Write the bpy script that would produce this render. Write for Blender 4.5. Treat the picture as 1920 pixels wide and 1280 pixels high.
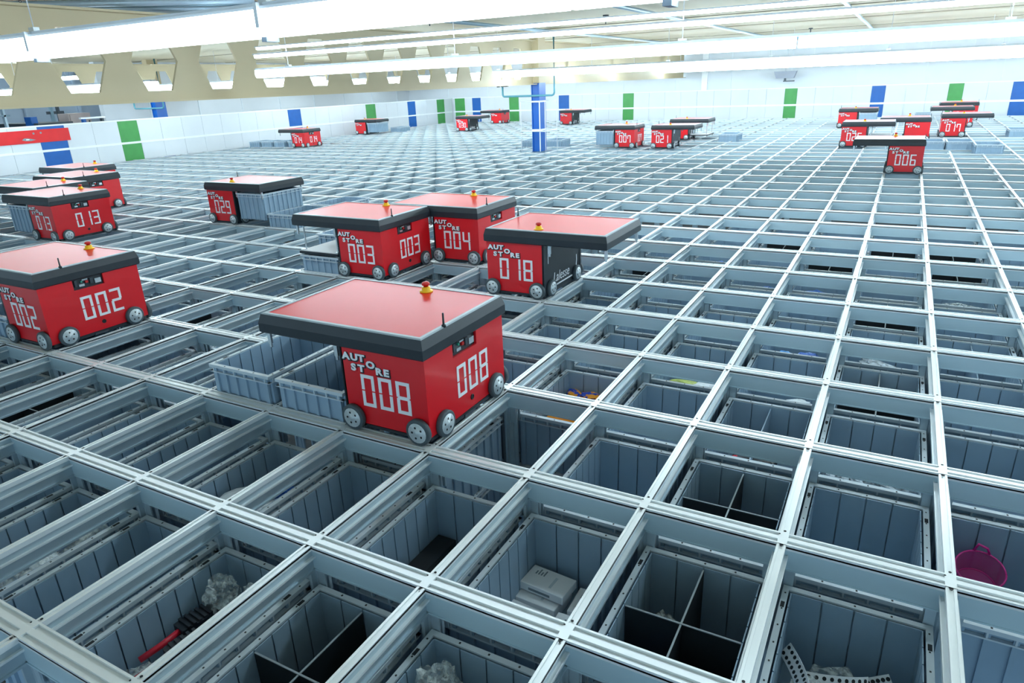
import bpy, bmesh, math, random
from mathutils import Vector, Matrix, noise

# ------------------------------------------------------------------ reset
for o in list(bpy.data.objects):
    bpy.data.objects.remove(o, do_unlink=True)
SC = bpy.context.scene
COL = SC.collection
PI = math.pi

# ------------------------------------------------------------------ camera
CX, CY = 0.48, 0.7009                       # grid pitch (metres)
YAW, PITCH, ROLL = -0.513084, 0.359939, -0.040494
CAM = Vector((1.1266, -2.0942, 1.46089))
cam_d = bpy.data.cameras.new('camera')
cam_d.sensor_fit = 'HORIZONTAL'
cam_d.sensor_width = 36.0
cam_d.lens = 36.0 * 1283.82 / 1920.0
cam_d.clip_start = 0.05
cam_d.clip_end = 200
cam_o = bpy.data.objects.new('camera', cam_d)
COL.objects.link(cam_o)
_f = Vector((math.sin(YAW) * math.cos(PITCH), math.cos(YAW) * math.cos(PITCH), -math.sin(PITCH)))
_r = Vector((math.cos(YAW), -math.sin(YAW), 0))
_u = _r.cross(_f)
_r2 = math.cos(ROLL) * _r + math.sin(ROLL) * _u
_u2 = -math.sin(ROLL) * _r + math.cos(ROLL) * _u
M = Matrix((( _r2.x, _u2.x, -_f.x, CAM.x), (_r2.y, _u2.y, -_f.y, CAM.y), (_r2.z, _u2.z, -_f.z, CAM.z), (0, 0, 0, 1)))
cam_o.matrix_world = M
SC.camera = cam_o

# ------------------------------------------------------------------ world / exposure
W = bpy.data.worlds.new('world')
SC.world = W
W.use_nodes = True
bg = W.node_tree.nodes['Background']
bg.inputs['Color'].default_value = (0.55, 0.80, 1.0, 1)
bg.inputs['Strength'].default_value = 0.85
SC.view_settings.view_transform = 'Standard'
SC.view_settings.look = 'None'
SC.view_settings.exposure = 1.1
SC.view_settings.gamma = 1.0
LAMP = 12.0                                   # radiance of the strip lights
SC.cycles.max_bounces = 8
SC.cycles.diffuse_bounces = 4
SC.cycles.glossy_bounces = 4
SC.cycles.transparent_max_bounces = 8

# ------------------------------------------------------------------ materials
def mat(name, col, rough=0.5, metal=0.0, var=0.05, scale=6.0, coat=0.0, emit=None, alpha=None, bump=0.0, stretch=None):
    m = bpy.data.materials.new(name)
    m.use_nodes = True
    nt = m.node_tree
    b = nt.nodes['Principled BSDF']
    b.inputs['Roughness'].default_value = rough
    b.inputs['Metallic'].default_value = metal
    b.inputs['Coat Weight'].default_value = coat
    b.inputs['Coat Roughness'].default_value = 0.08
    tc = nt.nodes.new('ShaderNodeTexCoord')
    mp = nt.nodes.new('ShaderNodeMapping')
    if stretch: mp.inputs['Scale'].default_value = stretch
    nz = nt.nodes.new('ShaderNodeTexNoise')
    nz.inputs['Scale'].default_value = scale
    nz.inputs['Detail'].default_value = 4
    nt.links.new(tc.outputs['Object'], mp.inputs['Vector'])
    nt.links.new(mp.outputs['Vector'], nz.inputs['Vector'])
    cr = nt.nodes.new('ShaderNodeValToRGB')
    c0 = [max(0, c * (1 - var)) for c in col]
    c1 = [min(1, c * (1 + var)) for c in col]
    cr.color_ramp.elements[0].position = 0.3
    cr.color_ramp.elements[1].position = 0.7
    cr.color_ramp.elements[0].color = (*c0, 1)
    cr.color_ramp.elements[1].color = (*c1, 1)
    nt.links.new(nz.outputs['Fac'], cr.inputs['Fac'])
    nt.links.new(cr.outputs['Color'], b.inputs['Base Color'])
    if emit:
        b.inputs['Emission Color'].default_value = (*emit[0], 1)
        b.inputs['Emission Strength'].default_value = emit[1]
    if alpha is not None:
        b.inputs['Alpha'].default_value = alpha
    if bump:
        bp = nt.nodes.new('ShaderNodeBump')
        bp.inputs['Strength'].default_value = bump
        bp.inputs['Distance'].default_value = 0.01
        nt.links.new(nz.outputs['Fac'], bp.inputs['Height'])
        nt.links.new(bp.outputs['Normal'], b.inputs['Normal'])
    return m

ALU = mat('anodised aluminium rail', (0.84, 0.89, 0.92), 0.30, 0.25, 0.012, 2)  # rail tops and ledges, whitened so the colour carries their highlight
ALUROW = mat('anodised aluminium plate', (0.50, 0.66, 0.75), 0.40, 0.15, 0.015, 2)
COLSIDE = mat('brushed aluminium web', (0.50, 0.61, 0.68), 0.33, 0.5, 0.012, 2)  # darker copy of the rail aluminium, side shade put into the colour
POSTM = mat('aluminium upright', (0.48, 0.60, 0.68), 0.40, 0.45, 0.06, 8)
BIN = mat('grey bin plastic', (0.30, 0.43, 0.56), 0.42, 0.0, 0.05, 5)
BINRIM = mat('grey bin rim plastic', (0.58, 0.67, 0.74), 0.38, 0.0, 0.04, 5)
SLOT = mat('dark slot', (0.01, 0.014, 0.02), 0.7)
LINER = mat('black corrugated liner', (0.008, 0.012, 0.016), 0.55, var=0.2)
LINEREDGE = mat('cut liner edge', (0.30, 0.36, 0.40), 0.5)
RED = mat('red painted shell', (0.74, 0.008, 0.016), 0.30, 0.0, 0.03, 4, coat=0.3)
LID = mat('red gloss lid', (0.70, 0.010, 0.014), 0.31, 0.0, 0.03, 3, coat=0.0)
LID.node_tree.nodes['Principled BSDF'].inputs['Specular IOR Level'].default_value = 0.3
BLACK = mat('dark navy plastic', (0.014, 0.022, 0.030), 0.42, 0.0, 0.15, 6)
RIMEDGE = mat('worn grey lid edge', (0.35, 0.42, 0.47), 0.35)  # pale border of the lid, its edge highlight painted in
TYRE = mat('grey rubber tyre', (0.06, 0.085, 0.10), 0.6)
HUB = mat('pale wheel hub', (0.58, 0.66, 0.70), 0.35, 0.2, 0.12, 40)
WHITEDECAL = mat('white decal', (0.86, 0.88, 0.92), 0.5, var=0.02)
BLACKDECAL = mat('black decal', (0.01, 0.012, 0.015), 0.5)
YELLOW = mat('yellow button base', (0.95, 0.55, 0.01), 0.4)
BTNRED = mat('red button', (0.55, 0.01, 0.01), 0.35)
GREENLED = mat('green component', (0.05, 0.35, 0.25), 0.4)
CHROME = mat('bright metal', (0.70, 0.76, 0.80), 0.25, 0.8)
WHITE = mat('white panel', (0.70, 0.74, 0.79), 0.5, var=0.03, scale=1.2)
WHITERAIL = mat('white rail', (0.88, 0.91, 0.95), 0.4, var=0.02)
BLUE = mat('blue panel', (0.0, 0.105, 0.42), 0.4, var=0.06)
GREEN = mat('green panel', (0.06, 0.32, 0.075), 0.4, var=0.06)
BANNER = mat('red banner', (0.72, 0.012, 0.016), 0.5)
BANGREY = mat('grey print', (0.22, 0.30, 0.32), 0.5)
COLBLUE = mat('blue painted steel', (0.0, 0.105, 0.46), 0.35, var=0.05)
TEAL = mat('teal pipe', (0.12, 0.36, 0.44), 0.35, 0.2)
BEIGE = mat('beige painted beam', (0.56, 0.47, 0.30), 0.55, var=0.07, scale=0.8)
CEIL = mat('beige ceiling', (0.74, 0.65, 0.47), 0.7, var=0.06, scale=0.5)
CEILDARK = mat('ceiling joint', (0.10, 0.09, 0.07), 0.7)
PIPE = mat('grey blue pipe', (0.20, 0.30, 0.36), 0.35, 0.4)
PIPEL = mat('pale blue pipe', (0.45, 0.58, 0.68), 0.35, 0.3)
TUBE = mat('lit diffuser', (0.9, 0.95, 1.0), 0.5, emit=((0.72, 0.90, 1.0), LAMP))
TUBENEAR = mat('lit diffuser of the nearest row', (0.9, 0.95, 1.0), 0.5, emit=((0.72, 0.90, 1.0), LAMP * 0.36))
TUBEMID = mat('lit diffuser of the second row', (0.9, 0.95, 1.0), 0.5, emit=((0.72, 0.90, 1.0), LAMP * 0.62))
HOUS = mat('white light housing', (0.72, 0.78, 0.84), 0.4)
FLOORM = mat('dark concrete floor', (0.03, 0.036, 0.042), 0.8, var=0.2)
HALL = mat('grey blue hall wall', (0.30, 0.37, 0.46), 0.7, var=0.08, scale=0.6)
DARKM = mat('dark machine metal', (0.04, 0.055, 0.07), 0.5)
PINKBOX = mat('dusty brown cabinet', (0.42, 0.35, 0.34), 0.5)
CARTON = mat('white carton', (0.86, 0.90, 0.94), 0.5, var=0.03)
PRINT = mat('grey print ink', (0.20, 0.25, 0.30), 0.6)
PINK = mat('pink plastic wire', (0.62, 0.02, 0.25), 0.4)
FOILW = mat('white sheet', (0.8, 0.87, 0.93), 0.3)
BLUEITEM = mat('blue packaging', (0.01, 0.11, 0.50), 0.3, var=0.3, scale=14)
CYANITEM = mat('bright blue packaging', (0.02, 0.28, 0.75), 0.3, var=0.3, scale=14)
REDITEM = mat('red plastic tool', (0.70, 0.02, 0.05), 0.35)
DARKITEM = mat('black plastic part', (0.015, 0.02, 0.03), 0.4, var=0.4, scale=20)
GREYITEM = mat('mottled grey part', (0.33, 0.39, 0.44), 0.4, 0.3, 0.6, 40)
ORANGE = mat('orange packaging', (0.85, 0.30, 0.01), 0.35)
TAN = mat('brown card', (0.40, 0.30, 0.22), 0.6)
GREENITEM = mat('yellow green packaging', (0.45, 0.55, 0.10), 0.4, var=0.3, scale=15)

def two_tone(name, ca, cb, scale):
    m = mat(name, ca, 0.35)
    nt = m.node_tree
    cr = [n for n in nt.nodes if n.type == 'VALTORGB'][0]
    nz = [n for n in nt.nodes if n.type == 'TEX_NOISE'][0]
    nz.inputs['Scale'].default_value = scale
    cr.color_ramp.elements[0].color = (*ca, 1)
    cr.color_ramp.elements[1].color = (*cb, 1)
    cr.color_ramp.elements[0].position = 0.47
    cr.color_ramp.elements[1].position = 0.53
    return m
PACKET = two_tone('blue and orange wrapper', (0.01, 0.06, 0.48), (0.90, 0.36, 0.02), 22)

def film():
    m = mat('clear plastic film', (0.85, 0.95, 1.0), 0.08, 0.0, 0.1, 30, bump=0.6)
    nt = m.node_tree
    b = nt.nodes['Principled BSDF']
    nz = [n for n in nt.nodes if n.type == 'TEX_NOISE'][0]
    mr = nt.nodes.new('ShaderNodeMapRange')
    mr.inputs['From Min'].default_value = 0.42
    mr.inputs['From Max'].default_value = 0.66
    mr.inputs['To Min'].default_value = 0.06
    mr.inputs['To Max'].default_value = 0.8
    nt.links.new(nz.outputs['Fac'], mr.inputs['Value'])
    nt.links.new(mr.outputs['Result'], b.inputs['Alpha'])
    return m
FILM = film()

def meshnet():
    m = mat('pink netting', (0.70, 0.03, 0.32), 0.5)
    nt = m.node_tree
    b = nt.nodes['Principled BSDF']
    b.inputs['Alpha'].default_value = 0.62
    return m
NET = meshnet()

# ------------------------------------------------------------------ mesh helpers
class MB:
    """collects polygons with material slots, builds ONE mesh object"""
    def __init__(s):
        s.bm = bmesh.new(); s.mats = []
    def mi(s, m):
        if m not in s.mats: s.mats.append(m)
        return s.mats.index(m)
    def box(s, x0, x1, y0, y1, z0, z1, m, T=None, skip=''):
        vs = [Vector((x, y, z)) for x in (x0, x1) for y in (y0, y1) for z in (z0, z1)]
        if T is not None: vs = [T @ v for v in vs]
        v = [s.bm.verts.new(q) for q in vs]
        F = {'l': (0, 1, 3, 2), 'r': (4, 6, 7, 5), 'f': (0, 4, 5, 1), 'b': (2, 3, 7, 6), 'd': (0, 2, 6, 4), 'u': (1, 5, 7, 3)}
        k = s.mi(m)
        for key, idx in F.items():
            if key in skip: continue
            f = s.bm.faces.new([v[i] for i in idx]); f.material_index = k
    def run(s, axis, cuts, a0, a1, z0, z1, m):
        """a long bar along X or Y, cut into short lengths so that its faces stay well shaped"""
        for k, (p, q) in enumerate(zip(cuts[:-1], cuts[1:])):
            ends = ('' if k == 0 else 'l' if axis == 'x' else 'f') + ('' if k == len(cuts) - 2 else 'r' if axis == 'x' else 'b')
            if axis == 'x': s.box(p, q, a0, a1, z0, z1, m, skip=ends)
            else: s.box(a0, a1, p, q, z0, z1, m, skip=ends)
    def quad(s, pts, m):
        v = [s.bm.verts.new(Vector(p)) for p in pts]
        f = s.bm.faces.new(v); f.material_index = s.mi(m)
    def prism(s, pts2, d0, d1, m, T=None):
        """pts2 polygon in XY extruded from z=d0 to d1"""
        T = T or Matrix.Identity(4)
        a = [s.bm.verts.new(T @ Vector((p[0], p[1], d0))) for p in pts2]
        b = [s.bm.verts.new(T @ Vector((p[0], p[1], d1))) for p in pts2]
        k = s.mi(m); n = len(pts2)
        fs = [s.bm.faces.new(a[::-1]), s.bm.faces.new(b)]
        for i in range(n):
            fs.append(s.bm.faces.new((a[i], a[(i + 1) % n], b[(i + 1) % n], b[i])))
        for f in fs: f.material_index = k
    def lathe(s, prof, m, T=None, n=24, cap=True):
        """prof = [(r, z)...] about Z"""
        T = T or Matrix.Identity(4); k = s.mi(m)
        rings = []
        for r, z in prof:
            rings.append([s.bm.verts.new(T @ Vector((r * math.cos(2 * PI * i / n), r * math.sin(2 * PI * i / n), z))) for i in range(n)])
        for a, b in zip(rings[:-1], rings[1:]):
            for i in range(n):
                f = s.bm.faces.new((a[i], a[(i + 1) % n], b[(i + 1) % n], b[i])); f.material_index = k; f.smooth = True
        if cap:
            for ring in (rings[0][::-1], rings[-1]):
                f = s.bm.faces.new(ring); f.material_index = k
    def tube(s, pts, r, m, n=10):
        pts = [Vector(p) for p in pts]; k = s.mi(m); rings = []
        for i, p in enumerate(pts):
            d = (pts[min(i + 1, len(pts) - 1)] - pts[max(i - 1, 0)]).normalized()
            u = d.cross(Vector((0, 0, 1)))
            if u.length < 1e-3: u = d.cross(Vector((1, 0, 0)))
            u.normalize(); w = d.cross(u)
            rings.append([s.bm.verts.new(p + r * (math.cos(2 * PI * j / n) * u + math.sin(2 * PI * j / n) * w)) for j in range(n)])
        for a, b in zip(rings[:-1], rings[1:]):
            for j in range(n):
                f = s.bm.faces.new((a[j], a[(j + 1) % n], b[(j + 1) % n], b[j])); f.material_index = k; f.smooth = True
        for ring in (rings[0][::-1], rings[-1]):
            f = s.bm.faces.new(ring); f.material_index = k
    def mesh(s, name):
        bmesh.ops.recalc_face_normals(s.bm, faces=s.bm.faces[:])
        me = bpy.data.meshes.new(name)
        s.bm.to_mesh(me); s.bm.free()
        for m in s.mats: me.materials.append(m)
        return me
    def build(s, name, parent=None, loc=None):
        return link(name, s.mesh(name), parent, loc)

def link(name, me, parent=None, loc=None, rz=0.0):
    o = bpy.data.objects.new(name, me)
    COL.objects.link(o)
    if parent is not None: o.parent = parent
    if loc is not None: o.location = loc
    if rz: o.rotation_euler = (0, 0, rz)
    return o

def tag(o, label=None, cat=None, group=None, kind=None):
    if label: o['label'] = label
    if cat: o['category'] = cat
    if group: o['group'] = group
    if kind: o['kind'] = kind
    return o

def thing(name, label, cat, loc=(0, 0, 0), rz=0.0, group=None):
    o = bpy.data.objects.new(name, None)
    o.empty_display_size = 0.1
    COL.objects.link(o)
    o.location = loc; o.rotation_euler = (0, 0, rz)
    return tag(o, label, cat, group)

def kids(o): return [c for c in bpy.data.objects if c.parent is o]

# ------------------------------------------------------------------ room shell
X0, X1 = -16.2, 9.6
Y0, Y1 = -6 * CY, 24.3
mb = MB(); mb.box(-30, 16, -9, 40, -3.2, -3.0, FLOORM); tag(mb.build('floor'), kind='structure')
ZC = 2.45
mb = MB()
mb.box(-30, 16, -9, 40, ZC, ZC + 0.2, CEIL)
for k in range(0, 10):
    y = -8.5 + k * 3.3
    mb.box(-30, 16, y, y + 0.025, ZC - 0.006, ZC, CEILDARK)
    mb.box(-30, 16, y + 0.025, y + 0.16, ZC - 0.012, ZC, BEIGE)
tag(mb.build('ceiling'), kind='structure')
# white back wall above the fence, with faint panel joints
mb = MB(); mb.box(-19.0, 16, 24.42, 24.6, -3, ZC, WHITE)
for k in range(14):
    x = -16.5 + k * 2.0
    mb.box(x, x + 0.03, 24.405, 24.42, 0.97, ZC, HOUS)
tag(mb.build('wall_back'), kind='structure')
mb = MB(); mb.box(-5.5, -5.3, 24.34, 24.41, 0.97, ZC, WHITERAIL); tag(mb.build('trim_1'), kind='structure')
mb = MB(); mb.box(-18.8, -18.6, 10.2, 24.5, -3, ZC, WHITE)
for k in range(8):
    y = 11.6 + k * 1.7
    mb.box(-18.6, -18.585, y, y + 0.04, 0, ZC, HOUS)
tag(mb.build('wall_left'), kind='structure')
mb = MB(); mb.box(-25.2, -25, -4, 40, -3, ZC, HALL)
for k in range(12):
    mb.box(-25.0, -24.9, 6 + k * 0.9, 6.12 + k * 0.9, -1, ZC, HALL)
tag(mb.build('wall_hall'), kind='structure')

# ------------------------------------------------------------------ storage grid
I0, I1 = -33, 20
J0, J1 = -6, 34
grid = thing('storage_grid', 'aluminium storage grid of crossing track rails filling the whole floor area', 'storage grid', (0, 0, 0))

def col_rail_mesh():
    m = MB(); ys = [(j + .5) * CY for j in range(J0, J1 + 1)]; ys[0] = Y0; ys[-1] = Y1 - .2
    A = ALU
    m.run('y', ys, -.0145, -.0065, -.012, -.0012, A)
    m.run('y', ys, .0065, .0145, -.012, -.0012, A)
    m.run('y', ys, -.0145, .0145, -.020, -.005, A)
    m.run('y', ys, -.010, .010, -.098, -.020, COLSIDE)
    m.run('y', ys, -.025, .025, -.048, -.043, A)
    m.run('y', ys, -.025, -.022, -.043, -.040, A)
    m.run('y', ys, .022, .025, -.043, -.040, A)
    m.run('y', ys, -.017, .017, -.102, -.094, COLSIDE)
    return m.mesh('track_rail')
crm = col_rail_mesh()
for i in range(I0, I1 + 1):
    link('track_rail', crm, grid, (i * CX, 0, 0))

def row_rail_mesh(screws):
    m = MB(); xs = [(i + .5) * CX for i in range(I0, I1 + 1)]; xs[0] = X0 + .12; xs[-1] = X1
    A = ALUROW
    # twin track: outer lips, middle ridge
    m.run('x', xs, -.033, -.026, -.014, 0, ALU)
    m.run('x', xs, .026, .033, -.014, 0, ALU)
    m.run('x', xs, -.009, .009, -.010, 0, ALU)
    m.run('x', xs, -.033, .033, -.022, -.008, ALU)
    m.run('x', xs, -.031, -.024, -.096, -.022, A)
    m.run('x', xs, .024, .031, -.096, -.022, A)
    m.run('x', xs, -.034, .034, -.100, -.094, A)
    for i in range(I0, I1 + 1):
        x = i * CX
        m.box(x - .0155, x + .0155, -.033, .033, -.006, .0004, ALU)       # joint plate
        if screws and -9 <= i <= 6:
            for yy in (-.043, .043):
                m.lathe([(.0045, 0), (.0045, .0012)], SLOT, Matrix.Translation((x, yy, -.0009)), 8)
            m.lathe([(.003, 0), (.003, .0012)], SLOT, Matrix.Translation((x - .014, .02, 0)), 8)
    return m.mesh('track_rail')
rrn, rrf = row_rail_mesh(True), row_rail_mesh(False)
for j in range(J0, J1 + 1):
    link('track_rail', rrn if -3 <= j <= 6 else rrf, grid, (0, j * CY, 0))

# uprights below the joints
def post_mesh():
    m = MB()
    z0, z1 = -1.6, -.096
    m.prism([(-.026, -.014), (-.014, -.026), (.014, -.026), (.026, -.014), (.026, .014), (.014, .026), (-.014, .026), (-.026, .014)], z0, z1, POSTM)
    for sx in (-1, 1):
        m.box(min(sx * .024, sx * .046), max(sx * .024, sx * .046), -.006, .006, z0, z1, POSTM)
    for sy in (-1, 1):
        m.box(-.006, .006, min(sy * .024, sy * .046), max(sy * .024, sy * .046), z0, z1, POSTM)
    # slotted cheek plates just under the rail
    for sx in (-1, 1):
        for sy in (-1, 1):
            m.box(min(sx * .02, sx * .05), max(sx * .02, sx * .05), min(sy * .02, sy * .026), max(sy * .02, sy * .026), -.19, -.1, POSTM)
    return m.mesh('upright_post')
pm = post_mesh()
cand = []
for i in range(-17, 9):
    for j in range(-4, 13):
        d = math.hypot(i * CX - CAM.x, j * CY - CAM.y)
        if d < 9.2: cand.append((d, i, j))
cand.sort()
def inframe(x, y, z, mx=60):
    v = M.inverted() @ Vector((x, y, z))
    if v.z > -.3: return False
    px = 960 + 1283.82 * v.x / -v.z; py = 640 - 1283.82 * v.y / -v.z
    return -mx < px < 1920 + mx and -mx < py < 1280 + mx
cand = [c for c in cand if inframe(c[1] * CX, c[2] * CY, -.13)]
for d, i, j in cand[:98]:
    link('upright_post', pm, grid, (i * CX, j * CY, 0))
m = MB()
for d, i, j in cand[98:]:
    m.box(i * CX - .026, i * CX + .026, j * CY - .026, j * CY + .026, -1.6, -.096, POSTM)
tag(m.build('upright_post', grid), kind='stuff')

# ------------------------------------------------------------------ bins
BW, BL, BH = .436, .640, .308      # outer size at the rim
def bin_body_mesh():
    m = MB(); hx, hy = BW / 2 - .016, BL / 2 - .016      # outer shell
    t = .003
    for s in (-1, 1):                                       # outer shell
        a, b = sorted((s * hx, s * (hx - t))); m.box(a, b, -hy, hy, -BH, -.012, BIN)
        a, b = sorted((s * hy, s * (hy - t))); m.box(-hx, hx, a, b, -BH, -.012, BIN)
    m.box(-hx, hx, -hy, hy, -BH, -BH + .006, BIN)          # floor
    n = 9                                                  # outer ribs
    for k in range(n):
        y = -hy + .02 + k * (2 * hy - .04) / (n - 1)
        w = .013 if k in (0, n - 1) else .007
        for s in (-1, 1):
            a, b = sorted((s * hx, s * (hx + .011))); m.box(a, b, y - w, y + w, -BH + .004, -.012, BIN)
    n = 6
    for k in range(n):
        x = -hx + .018 + k * (2 * hx - .036) / (n - 1)
        w = .013 if k in (0, n - 1) else .008
        for s in (-1, 1):
            a, b = sorted((s * hy, s * (hy + .011))); m.box(x - w, x + w, a, b, -BH + .004, -.012, BIN)
    # inner wall of panels with open grooves between them
    ix, iy = hx - .014, hy - .014
    g = .0028
    n = 8
    for k in range(n):
        y0 = -iy + 2 * iy * k / n + (g if k else 0); y1 = -iy + 2 * iy * (k + 1) / n - (g if k < n - 1 else 0)
        for s in (-1, 1):
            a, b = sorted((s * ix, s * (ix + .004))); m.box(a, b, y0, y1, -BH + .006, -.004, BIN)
    n = 4
    for k in range(n):
        x0 = -ix + 2 * ix * k / n + (g if k else 0); x1 = -ix + 2 * ix * (k + 1) / n - (g if k < n - 1 else 0)
        for s in (-1, 1):
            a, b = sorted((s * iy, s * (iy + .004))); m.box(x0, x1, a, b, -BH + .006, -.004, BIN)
    return m.mesh('storage_bin')
def bin_rim_mesh():
    m = MB(); hx, hy = BW / 2, BL / 2
    w = .020
    for s in (-1, 1):
        a, b = sorted((s * hx, s * (hx - w))); m.box(a, b, -hy, hy, -.007, 0, BINRIM)
        a, b = sorted((s * hy, s * (hy - w))); m.box(-hx + w, hx - w, a, b, -.007, 0, BINRIM)
        a, b = sorted((s * hx, s * (hx - .004))); m.box(a, b, -hy, hy, -.016, -.007, BINRIM)
        a, b = sorted((s * hy, s * (hy - .004))); m.box(-hx, hx, a, b, -.016, -.007, BINRIM)
        a, b = sorted((s * hx, s * (hx - .015))); m.box(a, b, -hy, hy, -.042, -.036, BINRIM)
        a, b = sorted((s * hy, s * (hy - .015))); m.box(-hx, hx, a, b, -.042, -.036, BINRIM)
        # latch slots and small drain holes along the rim
        for y in (-.22, .22):
            a, b = sorted((s * (hx - .004), s * (hx - .016))); m.box(a, b, y - .014, y + .014, -.002, .0008, SLOT)
        for k in range(8):
            y = -.28 + k * .08
            a, b = sorted((s * (hx - .008), s * (hx - .013))); m.box(a, b, y - .003, y + .003, -.002, .0008, SLOT)
        for k in range(3):
            x = -.105 + k * .105
            a, b = sorted((s * (hy - .006), s * (hy - .013))); m.box(x - .003, x + .003, a, b, -.002, .0008, SLOT)
    for k in range(9):                                      # tabs between the two lips
        y = -hy + .03 + k * (2 * hy - .06) / 8
        for s in (-1, 1):
            a, b = sorted((s * (hx - .001), s * (hx - .014))); m.box(a, b, y - .003, y + .003, -.036, -.007, BINRIM)
    for k in range(6):
        x = -hx + .03 + k * (2 * hx - .06) / 5
        for s in (-1, 1):
            a, b = sorted((s * (hy - .001), s * (hy - .014))); m.box(x - .003, x + .003, a, b, -.036, -.007, BINRIM)
    return m.mesh('rim')
binb, binr = bin_body_mesh(), bin_rim_mesh()
IX, IY = BW / 2 - .030, BL / 2 - .030

def sheet(m, x0, x1, y0, y1, z0, z1):
    m.box(x0, x1, y0, y1, z0, z1 - .003, LINER)
    m.box(x0, x1, y0, y1, z1 - .003, z1, LINEREDGE)
def liner_cross_mesh():
    """two crossing black sheets that part the bin into four"""
    m = MB(); b = -BH + .006
    sheet(m, -.003, .003, -IY + .003, -.0031, b, -.010)
    sheet(m, -.003, .003, .0031, IY - .003, b, -.010)
    sheet(m, -IX + .002, IX - .002, -.003, .003, b, -.008)
    return m.mesh('divider_insert')
def liner_single_mesh():
    m = MB(); b = -BH + .006
    m.box(-.003, .003, -IY + .003, IY - .003, b, -.012, BIN)
    return m.mesh('divider_insert')
LINX = liner_cross_mesh()
LIN = {'near': LINX, 'full': LINX, 'one': liner_single_mesh()}

MARK = [('008', -2, 0), ('018', -3, 3), ('003', -6, 3), ('002', -8, 0)]
def where(i, j):
    n, ri, rj = min(MARK, key=lambda r: abs(i - r[1]) + abs(j - r[2]))
    di, dj = i - ri, j - rj
    if not di and not dj: return 'right beneath robot ' + n
    c = '%d cell%s %s' % (abs(di), 's' if abs(di) > 1 else '', 'right' if di > 0 else 'left') if di else ''
    q = '%d row%s %s robot ' % (abs(dj), 's' if abs(dj) > 1 else '', 'beyond' if dj > 0 else 'nearer than') if dj else ''
    return (c + (' and ' if c and q else '') + q if q else c + ' of robot ') + n

ZR = -.16
def place_bin(x, y, z, label, group, insert=None):
    o = link('storage_bin', binb, None, (x, y, z))
    tag(o, label, 'bin', group)
    link('rim', binr, o)
    if insert: link('divider_insert', LIN[insert], o)
    return o

HOLES = {(-1, 0), (3, -1), (-3, -3), (-4, -3), (-2, -3)}
RAISED = {(-4, 0), (-3, 0), (-7, 3), (-11, 5), (-11, 6), (-8, 4), (-9, 0)}
NEAR = {(1, -1), (1, 0), (-1, -2), (0, -2)} - {(0, -2)}
FULL = {(2, 2), (2, 4), (3, 9), (3, 7), (3, 6), (2, 7), (-7, -1), (-4, 1), (-8, 1), (-6, 1), (1, 6), (-12, 2), (-2, 5), (0, 7), (-5, 6), (-9, 4)}
ONE = {(1, 1), (-4, -1), (3, 3), (-6, -1)}
SURE = set()
cells = []
for i in range(-19, 10):
    for j in range(-4, 13):
        x, y = (i + .5) * CX, (j + .5) * CY
        if math.hypot(x - CAM.x, y - CAM.y) > 8.2: continue
        if not any(inframe(x + a, y + b, ZR, 15) for a in (-.22, 0, .22) for b in (-.32, 0, .32)): continue
        cells.append((i, j))
for (i, j) in cells:
    if (i, j) in HOLES or (i, j) in RAISED: continue
    ins = 'near' if (i, j) in NEAR else 'full' if (i, j) in FULL else 'one' if (i, j) in ONE else None
    what = {'near': 'parted by black sheets', 'full': 'with black dividers', 'one': 'with one divider', None: 'sunk in the grid'}[ins]
    place_bin((i + .5) * CX, (j + .5) * CY, ZR, 'grey bin ' + what + ', ' + where(i, j), 'storage bins sunk in the grid', ins)
# bins one level lower, seen through the open cells
for (i, j) in [(-2, 0), (-1, 1), (-2, 1), (0, 0), (-1, -1), (3, 0), (2, -1), (-3, -2)]:
    place_bin((i + .5) * CX, (j + .5) * CY, ZR - .312, 'grey bin one level down, ' + where(i, j), 'storage bins lower in the stacks')
for (i, j) in [(-1, 0), (3, -1)]:
    place_bin((i + .5) * CX, (j + .5) * CY, ZR - .95, 'grey bin deep down, ' + where(i, j), 'storage bins lower in the stacks')
# bins that stand up out of the grid
RZ = .150
place_bin(-3.5 * CX, .5 * CY, RZ, 'grey bin standing proud of the grid, left of the bin beside robot 008', 'bins standing above the rails')
place_bin(-2.5 * CX, .5 * CY, RZ, 'grey bin standing proud of the grid, touching the left side of robot 008', 'bins standing above the rails')
place_bin(-6.5 * CX, 3.5 * CY, RZ - .01, 'grey bin under the lowered gripper plate of robot 003', 'bins standing above the rails')
place_bin(-10.5 * CX, 5.5 * CY, RZ, 'grey bin standing above the rails just right of robot 029', 'bins standing above the rails')
place_bin(-10.5 * CX, 6.5 * CY, RZ, 'grey bin standing above the rails, right behind the bin beside robot 029', 'bins standing above the rails')
place_bin(-7.5 * CX, 4.5 * CY, RZ, 'grey bin glimpsed between the roof and gripper of robot 003', 'bins standing above the rails')
place_bin(-8.5 * CX, .5 * CY, RZ, 'dark grey bin below the roof overhang of robot 002', 'bins standing above the rails')
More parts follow.
